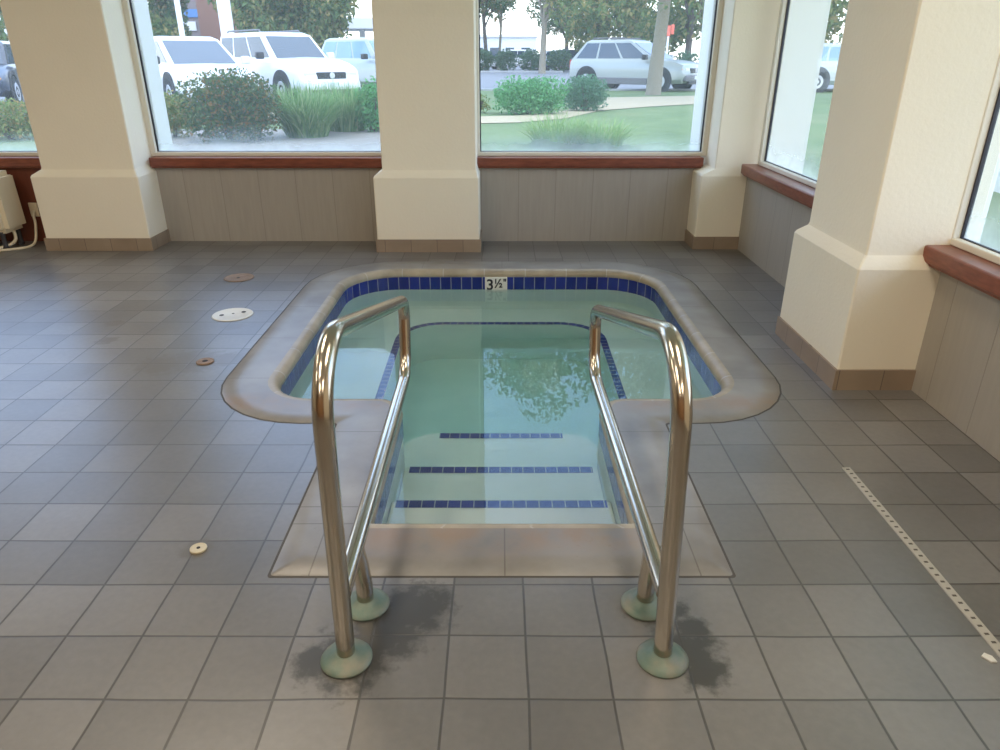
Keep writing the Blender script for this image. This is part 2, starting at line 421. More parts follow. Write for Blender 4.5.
def ring(mb, rows, ref):
    """rows = [(outline pts, z)], joined into a strip; u = arc length of ref outline, v = distance across"""
    L = arclen(ref); n = len(ref)
    v = [(p[0], p[1], z) for o, z in rows for p in o]; f = []; uv = []
    acc = [0]
    for i in range(len(rows) - 1):
        acc.append(acc[-1] + max(.001, math.dist((*rows[i][0][n // 2], rows[i][1]), (*rows[i + 1][0][n // 2], rows[i + 1][1]))))
    for i in range(len(rows) - 1):
        for k in range(n):
            k2 = (k + 1) % n
            f.append((i * n + k, i * n + k2, (i + 1) * n + k2, (i + 1) * n + k))
            uv.append(((L[k], acc[i]), (L[k + 1], acc[i]), (L[k + 1], acc[i + 1]), (L[k], acc[i + 1])))
    mb.add(v, f, uv); return mb
O0 = outline(0); ON = outline(.055); OC = outline(.272, .30)

# ------------------------------------------------------------------ the room
WB, WR, GLB, GLR = 6.08, 1.96, 6.17, 2.05       # panel planes and glass planes
XL, YR, ZC = -7.2, -3.6, 3.2
def struct(name, mb, mat, parent=None, **k):
    o = mb.build(name, mat, parent, **k)
    if parent is None: o['kind'] = 'structure'
    return o
def floor_mesh():
    bm = bmesh.new()
    def loop(pts):
        vs = [bm.verts.new((p[0], p[1], 0)) for p in pts]
        return [bm.edges.new((vs[i], vs[(i + 1) % len(vs)])) for i in range(len(vs))]
    es = loop([(XL, YR), (2.2, YR), (2.2, 6.4), (XL, 6.4)])
    clean = []
    for p in OC:
        if not clean or math.dist(p, clean[-1]) > 2e-3: clean.append(p)
    es += loop(clean)
    bmesh.ops.triangle_fill(bm, use_beauty=True, use_dissolve=False, edges=es)
    mb = MB(); mb.bm(bm); return mb
fl = floor_mesh().build('floor', M['floor'])
fl['kind'] = 'structure'
for p in fl.data.polygons: pass
struct('ceiling', MB().box(XL, 2.3, YR, 6.5, ZC, ZC + .1), M['ceil'])
struct('wall_left', MB().box(XL - .12, XL, YR, 6.5, -.1, ZC), M['leftwall'])
struct('wall_rear', MB().box(XL, 2.3, YR - .12, YR, -.1, ZC), M['rearwall'])
# dado panelling under the windows, header above them
struct('wall_back', MB().box(-3.2, 1.97, WB, WB + .16, -.1, .63), M['panel_x'])
struct('wall_back_wood', MB().box(XL, -3.2, WB, WB + .16, -.1, .63), M['panel_red'])
struct('wall_back_header', MB().box(XL, 2.2, WB, 6.3, 3.0, ZC), M['stucco'])
struct('wall_right', MB().box(WR, WR + .16, 1.0, 6.08, -.1, .625), M['panel_y'])
struct('wall_right_header', MB().box(WR, 2.2, 1.0, 6.0, 3.0, ZC), M['stucco'])
struct('wall_right_near', MB().box(WR, 2.2, YR, 1.0, -.1, ZC), M['stucco'])
struct('wall_left_window_side', MB().box(XL, -6.2, WB, 6.3, .6, ZC), M['stucco'])

def column(label, base, shaft, tilefaces):
    """plastered pilaster: block base with chamfered shoulder, slimmer shaft, brown cove tile"""
    x0, x1, y0, y1 = base; a0, a1, b0, b1 = shaft
    def rect(x0, x1, y0, y1, z, c=.007):
        return [(x0 + c, y0, z), (x1 - c, y0, z), (x1, y0 + c, z), (x1, y1 - c, z), (x1 - c, y1, z), (x0 + c, y1, z), (x0, y1 - c, z), (x0, y0 + c, z)]
    mb = MB().loft([rect(*base, -.05), rect(*base, .3), rect(*base, .585), rect(x0 + .008, x1 - .008, y0 + .008, y1 - .008, .60), rect(a0 - .004, a1 + .004, b0 - .004, b1 + .004, .638),
                    rect(*shaft, .655), rect(*shaft, 1.6), rect(*shaft, ZC + .02)])
    c = mb.build('column', M['stucco'], smooth=25); tag(c, label, 'column', 'plastered columns along the window walls', 'structure')
    t = MB(); e = .011; h = .103
    L = 0
    pts = [(x0 - e, y1), (x0 - e, y0 - e), (x1 + e, y0 - e), (x1 + e, y1)]
    for i in range(3):
        p, q = pts[i], pts[i + 1]; d = math.dist(p, q)
        t.add([(p[0], p[1], -.02), (q[0], q[1], -.02), (q[0], q[1], h), (p[0], p[1], h)], [(0, 1, 2, 3)], [((L, 0), (L + d, 0), (L + d, h), (L, h))]); L += d
    inn = [(x0, y1), (x0, y0), (x1, y0), (x1, y1)]
    for i in range(3):
        t.add([(pts[i][0], pts[i][1], h), (pts[i + 1][0], pts[i + 1][1], h), (inn[i + 1][0], inn[i + 1][1], h), (inn[i][0], inn[i][1], h)], [(0, 1, 2, 3)], [((.1, 0), (.2, 0), (.2, .01), (.1, .01))])
    t.build('tile_skirting', M['basetile'], c)
    return c
column('cream plastered column with stepped base left of the two wide windows', (-3.70, -2.85, 5.75, 6.2), (-3.625, -2.888, 5.80, 6.22), 0)
column('cream plastered column with stepped base between the two wide windows', (-.992, -.166, 5.705, 6.2), (-.925, -.187, 5.755, 6.22), 0)
column('cream corner column with short base where the two window walls meet', (1.60, 2.02, 5.80, 6.2), (1.71, 2.2, 5.84, 6.3), 0)
column('large cream column nearest the camera on the right window wall', (1.593, 2.1, 3.08, 3.84), (1.642, 2.12, 3.135, 3.785), 0)

# windows -------------------------------------------------------------------
def window(n, axis, a0, a1, g, z0, z1, label, sill):
    """frame, rubber gasket, pane and wooden sill; axis 'x' = back wall (runs in x at y=g), 'y' = right wall (runs in y at x=g)"""
    loc = ((a0 + a1) / 2, g, z0) if axis == 'x' else (g, (a0 + a1) / 2, z0)
    w = empty('window_%d' % n, loc, label=label, cat='window', kind='structure')
    def bx(mb, u0, u1, d0, d1, zz0, zz1, bev=0):
        if axis == 'x': mb.box(u0, u1, g + d0, g + d1, zz0, zz1, bev)
        else: mb.box(g + d0, g + d1, u0, u1, zz0, zz1, bev)
    fw = .045
    f = MB(); bx(f, a0, a1, -.045, .02, z0, z0 + .032, .006); bx(f, a0, a1, -.045, .02, z1 - fw, z1, .006)
    bx(f, a0, a0 + fw, -.045, .02, z0 + .03, z1 - fw + .005, .006); bx(f, a1 - fw, a1, -.045, .02, z0 + .03, z1 - fw + .005, .006)
    f.build('window_frame', M['frame'], w, shift=loc)
    k = MB(); i0, i1, j0, j1 = a0 + fw, a1 - fw, z0 + .032, z1 - fw; e = .009
    bx(k, i0, i0 + e, -.012, .006, j0, j1); bx(k, i1 - e, i1, -.012, .006, j0, j1); bx(k, i0, i1, -.012, .006, j0, j0 + .004); bx(k, i0, i1, -.012, .006, j1 - e, j1)
    k.build('glazing_gasket', M['gasket'], w, shift=loc)
    p = MB(); bx(p, i0, i1, -.002, .002, j0, j1)
    pm = MB()
    if axis == 'x': pm.add([(i0, g, j0), (i1, g, j0), (i1, g, j1), (i0, g, j1)], [(0, 1, 2, 3)])
    else: pm.add([(g, i0, j0), (g, i1, j0), (g, i1, j1), (g, i0, j1)], [(0, 3, 2, 1)])
    po = pm.build('pane', M['pane'], w, shift=(loc[0], loc[1], 0), fixn=False); po.location.z = -z0
    s0, s1, sd0, sz0, sz1 = sill
    q = MB(); bx(q, s0, s1, sd0, .0, sz0 + .012, sz1, .008); bx(q, s0 + .01, s1 - .01, sd0 + .012, -.02, sz0, sz0 + .02, .004)
    q.build('window_sill', M['wood'], w, shift=loc)
    return w
window(1, 'x', -6.2, -3.66, GLB, .70, 3.02, 'window at the far left edge beyond the left column', (-6.2, -3.60, -.145, .615, .70))
window(2, 'x', -2.89, -.90, GLB, .70, 3.02, 'wide window looking out on white parked cars', (-2.87, -.90, -.145, .615, .70))
window(3, 'x', -.21, 1.715, GLB, .70, 3.02, 'wide window looking out on the big tree and lawn', (-.20, 1.665, -.145, .615, .70))
window(4, 'y', 3.75, 5.735, GLR, .685, 3.02, 'narrow visible window on the right wall between corner and near column', (3.75, 5.775, -.155, .60, .685))
window(5, 'y', 1.0, 3.175, GLR, .685, 3.02, 'window at the right edge in front of the near column', (1.0, 3.215, -.155, .60, .685))
# white outside piers behind each column
def pier(x0, x1, y0, y1, label):
    p = MB().box(x0, x1, y0, y1, -.1, 3.6, .012).build('exterior_pier', M['ext'])
    tag(p, label, 'pier', None, 'structure')
pier(-3.66, -2.835, 6.205, 6.46, 'white outside pier behind the left column')
pier(-.93, -.19, 6.205, 6.46, 'white outside pier behind the middle column')
pier(1.655, 2.39, 6.205, 6.50, 'white outside pier at the building corner')
MB().box(2.085, 2.39, 5.79, 6.205, -.1, 3.6).build('exterior_pier', M['ext'])['kind'] = 'structure'
struct('added_shade_eave', MB().box(2.2, 4.1, YR, 7.4, 3.32, 3.5), M['ext'])  # out-of-view eave added to cut skylight on the pier and near column
pier(2.085, 2.15, 3.15, 3.72, 'white outside pier behind the near right column')

# ------------------------------------------------------------------ spa pool
pool = empty('spa_pool', (PCX, 4.0, 0), label='sunken spa pool with rounded corners, cobalt tile line and entry steps', cat='spa pool')
PL = (PCX, 4.0, 0)
cp = MB(); ring(cp, [(outline(.264, .292), .001), (outline(.261, .289), .0035), (outline(.18, .19), .004), (ON, .004)], ON); cp.build('coping', M['coping'], pool, smooth=40, shift=PL)
gj = MB(); ring(gj, [(OC, -.02), (OC, .0008), (outline(.262, .290), .0008)], ON); gj.build('grout_joint', simple('dark_grout', (.085, .078, .07), .8, var=.3, vscale=8), pool, shift=PL)
nz = MB(); ring(nz, [(ON, .004), (outline(.04), .004), (outline(.025), 0.), (outline(.012), -.009), (outline(.003), -.022), (outline(0), -.042), (outline(.003), -.047)], ON); nz.build('bullnose_edge', M['nosing'], pool, smooth=50, shift=PL)
tb = MB(); ring(tb, [(outline(.003), -.045), (outline(.003), -.148)], O0); tb.build('waterline_tiles', M['bluetile'], pool, smooth=40, shift=PL)
# basin walls, benches, floor
ZB, ZF = -.60, -1.22
def well(d=0):
    w = .675 - d
    return fillet([(PCX - w, PYF + .0, .02), (PCX - CH, PYF, .02), (PCX - CH, CYF, .012), (PCX + CH, CYF, .012), (PCX + CH, PYF, .02), (PCX + w, PYF, .02), (PCX + w, 4.82 - d, .27 - d), (PCX - w, 4.82 - d, .27 - d)])
bs = MB(); ring(bs, [(outline(.006), -.146), (outline(.006), ZB - .1)], O0)
bs.build('basin_wall', M['plaster'], pool, smooth=40, shift=PL)
bb = MB(); ring(bb, [(outline(.02), ZB), (well(), ZB), (well(-.0), ZF)], O0); bb.build('bench_seat', M['plaster'], pool, smooth=30, shift=PL)
wl = well(-.02); MB().add([(p[0], p[1], ZF) for p in wl], [tuple(range(len(wl)))]).build('basin_floor', M['plaster'], pool, shift=PL)
# blue strip along the bench edge
bt = MB(); wa, wb_ = well(-.002), well(-.048)
n = len(wa); idx = list(range(5 * (NS + 1), 8 * (NS + 1))) + list(range(0, 1))
L = arclen(wa); acc = 0
for a, b in zip(idx[:-1], idx[1:]):
    d = math.dist(wa[a], wa[b]); 
    bt.add([(*wa[a], ZB + .004), (*wa[b], ZB + .004), (*wb_[b], ZB + .004), (*wb_[a], ZB + .004), (*wa[a], ZB - .03), (*wa[b], ZB - .03)], [(0, 1, 2, 3), (4, 5, 1, 0)],
           [((acc, 0), (acc + d, 0), (acc + d, .04), (acc, .04)), ((acc, 0), (acc + d, 0), (acc + d, .04), (acc, .04))]); acc += d
bt.build('bench_edge_tiles', M['striptile'], pool, shift=PL)
# entry steps
for (y0, y1, zt, hw, cx, tw) in ((CYF - .01, 2.45, ZW - .13, CH + .004, PCX, .43), (2.40, 2.86, ZW - .315, CH + .004, PCX, .425), (2.84, 3.33, ZW - .50, .50, PCX, .325)):
    st = MB()
    if hw > CH + .01:
        st.prism(fillet([(cx - hw, y0, .01), (cx + hw, y0, .01), (cx + hw, y1, .17), (cx - hw, y1, .17)]), ZF, zt)
    else:
        st.box(cx - hw, cx + hw, y0, y1, ZF, zt, .008)
    so = st.build('entry_step', M['plaster'], pool, smooth=30, shift=PL)
    xs = MB(); x0, x1 = cx - tw, cx + tw
    xs.add([(x0, y1 - .048, zt + .003), (x1, y1 - .048, zt + .003), (x1, y1 + .003, zt + .003), (x0, y1 + .003, zt + .003), (x0, y1 + .003, zt - .03), (x1, y1 + .003, zt - .03)],
           [(0, 1, 2, 3), (3, 2, 5, 4)], [((x0, 0), (x1, 0), (x1, .04), (x0, .04)), ((x0, 0), (x1, 0), (x1, .04), (x0, .04))])
    xs.build('step_edge_tiles', M['striptile'], so, shift=PL)
# depth marker
dm = MB().box(-.112, .054, PYB - .009, PYB + .003, -.205, -.044, .002).build('depth_marker', simple('white_marker_tile', (.78, .78, .74), .3, var=.04), pool, shift=PL)
dm['label'] = 'white depth marker tile reading 3½'
def text(body, size, x, y, z, parent, base, sx=1.):
    cu = bpy.data.curves.new('numeral', 'FONT'); cu.body = body; cu.size = size; cu.extrude = .0008; cu.offset = .0022
    o = bpy.data.objects.new('numeral_text', cu); COL.objects.link(o); bpy.context.view_layer.update()
    me = bpy.data.meshes.new_from_object(o); bpy.data.objects.remove(o); bpy.data.curves.remove(cu); me.name = 'numeral'
    me.materials.clear(); me.materials.append(M['gasket']); o = bpy.data.objects.new('numeral', me); COL.objects.link(o); o.parent = parent
    o.location = (x - base[0], y - base[1], z - base[2]); o.rotation_euler = (math.pi / 2, 0, 0); o.scale = (sx, 1, 1)
text('3', .115, -.103, PYB - .0105, -.140, dm, PL)
text('½', .092, -.045, PYB - .0105, -.122, dm, PL, .9)
text('"', .07, .024, PYB - .0105, -.108, dm, PL, .9)
# water
wt = MB()
wo = outline(.0075)
cl = []
for p in wo:
    if not cl or math.dist(p, cl[-1]) > 1e-3: cl.append(p)
wt.prism(cl, ZF - .05, ZW)
w = wt.build('pool_water', M['water']); tag(w, 'still greenish water filling the spa pool, mirroring the windows', 'water')

# ------------------------------------------------------------------ grab rails
def rounded(pts):
    out = []; n = len(pts)
    for i, (p, r) in enumerate(pts):
        p = Vector(p)
        if r == 0 or i in (0, n - 1): out.append(p); continue
        a = Vector(pts[i - 1][0]); b = Vector(pts[i + 1][0]); d1 = (a - p).normalized(); d2 = (b - p).normalized()
        ang = d1.angle(d2); tl = r / math.tan(ang / 2); c = p + (d1 + d2).normalized() * (r / math.sin(ang / 2))
        s = p + d1 * tl - c; e = p + d2 * tl - c; tot = s.angle(e); ax = s.cross(e).normalized()
        for k in range(15): out.append(c + Matrix.Rotation(tot * k / 14, 3, ax) @ s)
    return out
def grab_rail(label, xf, xt, xe, zfar, ylow, zlow, xr):
    loc = (xf, 1.41, 0); r = empty('grab_rail', loc, label=label, cat='handrail', group='stainless grab rails over the spa steps')
    top = .905
    path = rounded([((xf, 1.409, .0), 0), ((xf * .4 + xt * .6, 1.409, .55), 0), ((xt, 1.409, top), .16), ((xe, 2.80, zfar), .085), ((xe, 2.74, .235), .125), ((xe * .2 + xf * .8, 1.425, .205), 0)])
    MB().sweep(path, .0242, 20).build('rail_tube', M['steel'], r, smooth=60, shift=loc)
    MB().sweep([(xr, 1.612, 0), (xr, 1.612, .08), (xr * .6 + xf * .4, 1.612, .15), (xf * .85 + xe * .15, 1.612, .208)], .0242, 20).build('rear_post', M['steel'], r, smooth=60, shift=loc)
    for (x, y, n) in ((xf, 1.409, 0), (xr, 1.612, 1)):
        pr = [(.026, .0), (.0665, .0), (.068, .005), (.064, .011), (.052, .016), (.036, .020), (.030, .026), (.0245, .028)]
        MB().lathe(pr, 36, (x, y, 0)).build('base_plate', M['verdigris'], r, smooth=40, shift=loc)
    return r
grab_rail('stainless grab rail on the left side of the entry steps', -.404, -.392, -.396, .535, 0, 0, -.388)
grab_rail('stainless grab rail on the right side of the entry steps', .428, .398, .395, .495, 0, 0, .418)

# ------------------------------------------------------------------ small things on the deck
def lid(name, x, y, r, mat, label, cat, holes=()):
    o = MB().lathe([(r * .98, 0), (r, .002), (r * .97, .006), (r * .86, .007), (r * .84, .0055), (.004, .0055)], 40, (0, 0, 0)).build(name, mat, smooth=40, loc=(x, y, .0005))
    tag(o, label, cat)
    for (hx, hy, hr) in holes:
        MB().lathe([(hr, .0), (hr, .0065), (hr * .8, .0068), (.0005, .0062)], 14, (hx, hy, 0)).build('screw_hole', M['dark'], o)
    return o
lid('skimmer_lid', -1.645, 4.152, .122, M['white_plastic'], 'round white plastic lid set in the tiles left of the pool', 'lid', ((-.06, -.02, .014), (.055, .04, .014), (0, .01, .008)))
lid('valve_cover', -1.875, 4.956, .105, M['rust'], 'round rusty brown cover in the tiles, farthest left of the pool', 'cover', ((.0, -.015, .012),))
lid('deck_drain', -1.535, 3.413, .045, M['rust'], 'small metal deck drain in a dark rusty stain near coping', 'drain', ((0, 0, .014),))
lid('deck_plug', -.972, 1.868, .027, M['brass'], 'small round brass plug alone among the tiles left of the rails', 'plug', ((0, 0, .006),))
# slotted strip drain
M['drain_grey'] = simple('worn_grey_plastic', (.42, .40, .36), .5, var=.15, vscale=20); M['slot'] = simple('dark_slot', (.10, .09, .08), .8)  # slots are thin dark bars laid on the channel
sd = empty('strip_drain', (1.336, 1.6, 0), label='long narrow pale slotted drain along the deck at right', cat='drain')
MB().box(-.0155, .0155, -1.2, .765, -.01, .004, .0015).build('channel', M['drain_grey'], sd)
for i in range(62):
    if i == 0: slot = MB().box(-.006, .006, 0, .0075, .002, .0046).build('slot', M['slot'], sd)
    else: slot = slot.copy(); COL.objects.link(slot)
    slot.location = (0, .745 - i * .0305, 0)
ch = MB().prism([(-.014, -.010), (.010, -.012), (.02, .0), (.004, .011), (-.014, .007)], 0, .004).build('tile_chip', M['white_plastic'], loc=(1.29, 1.412, .0006)); ch.rotation_euler.z = -.9
tag(ch, 'small white chip lying on the tiles by the strip drain', 'chip')

# appliance at the far left
ap = empty('dehumidifier', (-4.32, 5.86, 0), label='cream plastic appliance standing below the far left window', cat='appliance')
bm = bmesh.new(); bmesh.ops.create_cube(bm, size=1)
for v in bm.verts:
    v.co = Vector((v.co.x * .70, v.co.y * .30, .14 + (v.co.z + .5) * .47))
    if v.co.z > .4: v.co.x *= .97
bmesh.ops.bevel(bm, geom=list(bm.edges), offset=.04, segments=4, affect='EDGES')
MB().bm(bm).build('cabinet', M['cream_plastic'], ap, smooth=40)
g = MB()
for i in range(7): g.box(-.26, .24, -.156, -.148, .23 + i * .045, .25 + i * .045, .003)
g.build('grille', M['cord'], ap)
for sx in (-.28, .27):
    for sy in (-.1, .1):
        MB().lathe([(.02, 0), (.026, .02), (.018, .04), (.018, .15)], 16, (sx, sy, 0)).build('foot', M['blacktrim'], ap, smooth=40)
ol = MB().box(-.036, .036, -.006, .004, -.058, .058, .003).build('wall_outlet', M['cream_plastic'], loc=(-3.945, WB - .004, .27)); tag(ol, 'cream wall outlet on the dark wood panel by the left column', 'outlet')
MB().box(-.016, .016, -.03, -.006, -.04, -.005, .004).build('plug', M['cord'], ol)
def smooth_path(pts, k=8):
    P = [Vector(pts[0])] + [Vector(p) for p in pts] + [Vector(pts[-1])]; out = []
    for i in range(1, len(P) - 2):
        for j in range(k):
            u = j / k; a, b, c, d = P[i - 1], P[i], P[i + 1], P[i + 2]
            out.append(.5 * ((2 * b) + (c - a) * u + (2 * a - 5 * b + 4 * c - d) * u * u + (3 * b - a - 3 * c + d) * u ** 3))
    out.append(P[-2]); return out
cd = MB().sweep(smooth_path([(-3.945, 6.046, .235), (-3.92, 6.0, .14), (-3.90, 5.88, .02), (-4.0, 5.74, .012), (-4.2, 5.70, .012), (-4.45, 5.74, .012), (-4.55, 5.90, .02), (-4.5, 5.95, .13)]), .011, 10).build('power_cord', M['cord'], smooth=60)
tag(cd, 'cream power cord looping on the floor to the outlet', 'cord')
hs = MB().sweep(smooth_path([(-4.02, 5.86, .15), (-4.0, 5.82, .07), (-4.06, 5.76, .03), (-4.2, 5.66, .014), (-4.5, 5.62, .014)]), .013, 10).build('drain_hose', M['cord'], smooth=60)
tag(hs, 'cream hose curving down from under the appliance', 'hose')

# ceiling lights of the room
for i, (x, y) in enumerate(((-4.6, 2.5), (-1.6, 2.5), (.7, 1.4), (-4.6, .4), (-1.6, .2), (.6, -1.6), (-1.6, -2.0))):
    l = empty('ceiling_light', (x, y, ZC - .005), label='recessed warm ceiling light panel over the deck', cat='ceiling light', group='ceiling light panels')
    MB().box(-.34, .34, -.64, .64, -.02, .0, .004).build('housing', M['frame'], l)
    d = MB(); d.add([(-.31, -.61, -.024), (.31, -.61, -.024), (.31, .61, -.024), (-.31, .61, -.024)], [(0, 3, 2, 1)]); d.build('diffuser', bpy.data.materials.get('lamp_diffuser') or emission('lamp_diffuser', (1., .86, .68), 12.5), l, fixn=False)

# ------------------------------------------------------------------ outdoors
GZ = .35
def G(u, v, z=GZ):
    x = (u - 500) / FPX; y = (375 - v) / FPX; c, s = math.cos(PITCH), math.sin(PITCH)
    d = (x, c + y * s, -s + y * c); k = (z - EYE) / d[2]
    return (d[0] * k, d[1] * k)
def GD(u, Y, z=GZ):
    """ground point at distance Y seen in column u"""
    c, s = math.cos(PITCH), math.sin(PITCH); zz = Y * c + (EYE - z) * s
    return ((u - 500) / FPX * zz, Y)
struct('lawn', MB().add([(-60, 6.25, GZ - .05), (60, 6.25, GZ - .05), (60, 10, GZ), (60, 27.5, GZ), (-5.0, 27.5, GZ), (-6.5, 15.5, GZ), (-60, 15.5, GZ), (-60, 10, GZ)], [(0, 1, 2, 7), (7, 2, 3, 4, 5, 6)]), M['lawn'])
struct('lawn_side', MB().add([(2.25, -5, .1), (60, -5, .1), (60, 6.25, GZ - .05), (2.25, 6.25, GZ - .05)], [(0, 1, 2, 3)]), M['lawn'])
struct('parking_lot', MB().add([(-90, 10, GZ - .03), (90, 10, GZ - .03), (90, 140, GZ - .03), (-90, 140, GZ - .03)], [(0, 1, 2, 3)]), M['asphalt'])
kb = MB(); kb.box(-5.0, 60, 27.45, 27.62, GZ - .1, GZ + .06, .02); struct('trim_1', kb, M['concrete'])
kb = MB(); kb.box(-40, 5, 61.4, 61.8, GZ - .1, GZ + .1, .03); struct('trim_2', kb, M['concrete'])
pth = MB()
up = [G(250, 112), G(440, 116), G(478, 117), G(520, 116), G(565, 111), G(600, 98), G(650, 97), (G(705, 96))]
dn = [G(250, 121), G(440, 125), G(478, 124), G(520, 123), G(565, 119), G(600, 111), G(650, 107), (G(705, 104))]
pth.loft([[(*p, GZ + .012) for p in up], [(*p, GZ + .012) for p in dn]], closed=False, caps=False); struct('trim_3', pth, M['sand'])
M['mulch'] = simple('grey_mulch', (.27, .24, .21), .9, var=.25, vscale=8, bmp=.5, bscale=30)
bed = MB(); a, b, c, d = G(130, 152), G(400, 152), G(400, 130), G(130, 130)
bed.add([(*a, GZ + .01), (*b, GZ + .01), (*c, GZ + .01), (*d, GZ + .01)], [(0, 1, 2, 3)]); struct('trim_4', bed, M['mulch'])

def leaves(mb, blobs, n, size, droop=0., r_=rng):
    tot = sum(b[3] * b[4] * b[5] for b in blobs)
    for (cx, cy, cz, rx, ry, rz) in blobs:
        m = int(n * rx * ry * rz / tot)
        for _ in range(m):
            while True:
                p = Vector((r_.uniform(-1, 1), r_.uniform(-1, 1), r_.uniform(-1, 1)))
                if .25 < p.length < 1 and r_.random() < p.length ** 1.5: break
            q = Vector((cx + p.x * rx, cy + p.y * ry, cz + p.z * rz))
            s = size * r_.uniform(.6, 1.3)
            e = Euler((r_.uniform(-1.2, 1.2), r_.uniform(-1.2, 1.2), r_.uniform(0, 6.28))).to_matrix()
            pts = [(-.5, 0, 0), (0, -.28, .06), (.55, 0, 0), (0, .28, .06)]
            pts = [q + e @ (Vector(t) * s) - (Vector((0, 0, droop * s * max(0, t[0]))) if droop else Vector()) for t in pts]
            mb.add(pts, [(0, 1, 2, 3)])
    return mb
def bush(name, x, y, w, h, mat, label, cat='bush', size=.1, n=1500, group=None, dep=None, seed=1, shape='round'):
    r_ = random.Random(seed); o = empty(name, (x, y, GZ - (.03 if y > 28 else 0)), label=label, cat=cat, group=group); d = dep or w * .8
    blobs = []
    if shape == 'round':
        for k in range(9):
            a = r_.uniform(0, 6.28); f = r_.uniform(.1, .5)
            blobs.append((math.cos(a) * f * w * .5, math.sin(a) * f * d * .5, h * r_.uniform(.35, .66), w * .32, d * .32, h * .34))
        blobs.append((0, 0, h * .42, w * .46, d * .46, h * .42))
        for k in range(8):
            a = k * .785; blobs.append((math.cos(a) * w * .3, math.sin(a) * d * .3, h * .24, w * .2, d * .2, h * .24))
    else:
        blobs.append((0, 0, h * .5, w * .5, d * .5, h * .5))
        for k in range(6): blobs.append((r_.uniform(-.28, .28) * w, r_.uniform(-.2, .2) * d, h * r_.uniform(.4, .75), w * .25, d * .3, h * .25))
    leaves(MB(), blobs, n, size, 0, r_).build('foliage', mat, o, fixn=False)
    st = MB()
    for k in range(7):
        a = r_.uniform(0, 6.28); st.sweep([(math.cos(a) * .04, math.sin(a) * .04, -.015), (math.cos(a) * w * .15, math.sin(a) * w * .15, h * .3), (math.cos(a) * w * .26, math.sin(a) * d * .26, h * .62)], .012, 6, radii=[.02, .014, .006])
    st.build('stem', M['dbark'], o)
    return o
def clump(x, y, w, h, mat, label, n=500, seed=1, wid=.02, group=None, name='ornamental_grass', cat='grass'):
    r_ = random.Random(seed); mb = MB()
    for _ in range(n):
        a = r_.uniform(0, 6.28); rad = w * .2 * math.sqrt(r_.random()); b = a + r_.uniform(-1, 1)
        x0, y0 = math.cos(b) * rad, math.sin(b) * rad; L = h * r_.uniform(.55, 1.15); sp = w * r_.uniform(.05, .42); dr = r_.uniform(.1, .55) * sp / (w * .42)
        side = Vector((-math.sin(a), math.cos(a), 0)) * wid * r_.uniform(.6, 1.3)
        pts = []
        for u in (0, .3, .6, .82, 1.):
            q = Vector((x0 + math.cos(a) * sp * u ** 1.5, y0 + math.sin(a) * sp * u ** 1.5, L * (u - dr * u ** 3)))
            pts += [q - side * (1 - u * .9), q + side * (1 - u * .9)]
        mb.add(pts, [(0, 1, 3, 2), (2, 3, 5, 4), (4, 5, 7, 6), (6, 7, 9, 8)])
    o = mb.build(name, mat, fixn=False, loc=(x, y, GZ)); tag(o, label, cat, group); return o

# planting bed outside the left window
x, y = G(234, 141); bush('shrub', x, y, 1.42, 1.02, M['leaf_dark'], 'large dark shrub with reddish tips outside the left wide window', 'shrub', .06, 8000, seed=3)
x, y = G(172, 138); bush('shrub', x, y, .75, .72, M['leaf_yellow'], 'small yellow green shrub left of the large dark shrub', 'shrub', .05, 2600, seed=4)
x, y = G(308, 137); clump(x, y, 1.45, .74, M['leaf_grass'], 'tall green grass clump right of the large dark shrub', 1500, 5, .014)
x, y = G(347, 131); clump(x, y, 1.35, .72, M['leaf_grass'], 'green grass clump in front of the white car grille', 1300, 6, .014)
x, y = G(374, 132); bush('shrub', x, y, .72, .85, M['leaf_bright'], 'bright green shrub beside the middle column outside', 'shrub', .06, 2200, seed=8)
x, y = GD(14, 11); bush('shrub', x, y, 1.3, .62, M['leaf_yellow'], 'low yellow green shrub outside the far left window', 'shrub', .06, 3200, seed=9)
# lawn plants outside the right wide window
x, y = G(529, 114); bush('shrub', x, y, 1.60, .78, M['leaf_bright'], 'round bright green bush by the sandy strip outside', 'shrub', .07, 6000, seed=11)
x, y = G(585, 111); bush('shrub', x, y, 1.05, .82, M['leaf_deep'], 'round darker green bush right of the bright bush', 'shrub', .055, 5500, seed=12)
x, y = G(556, 146); clump(x, y, 1.5, .46, M['leaf_light'], 'low spiky grass clump at left of the lawn near the glass', 520, 13, .009)
x, y = G(600, 147); clump(x, y, 1.4, .38, M['leaf_light'], 'low spiky grass clump at right of the lawn near the glass', 460, 14, .009)
x, y = G(478, 113); bush('shrub', x, y, .62, .42, M['leaf_yellow'], 'low orange tinged shrub at the left end of the sandy strip', 'shrub', .06, 500, seed=15)

# hedge of separate shrubs across the road
for i, (u, wd) in enumerate(((482, 2.2), (506, 2.3), (530, 2.2), (559, 2.4))):
    x, y = GD(u, 63); bush('hedge_shrub', x, y, wd * .9, 1.75, M['leaf_hedge'],
        ['clipped hedge shrub nearest the window edge across the road', 'clipped hedge shrub second from left across the road', 'clipped hedge shrub left of the pale tree trunk across the road', 'clipped hedge shrub right of the pale tree trunk across the road'][i], 'hedge', .22, 1100, 'clipped shrubs across the road', 1.8, 20 + i, 'box')
for i, u in enumerate((684, 709)):
    x, y = GD(u, 48); bush('hedge_shrub', x, y, 1.7, 1.5, M['leaf_hedge'], ['clipped hedge shrub behind the hood of the silver car', 'clipped hedge shrub at right edge behind the silver car'][i], 'hedge', .2, 700, 'clipped shrubs behind the silver car', 1.6, 30 + i, 'box')

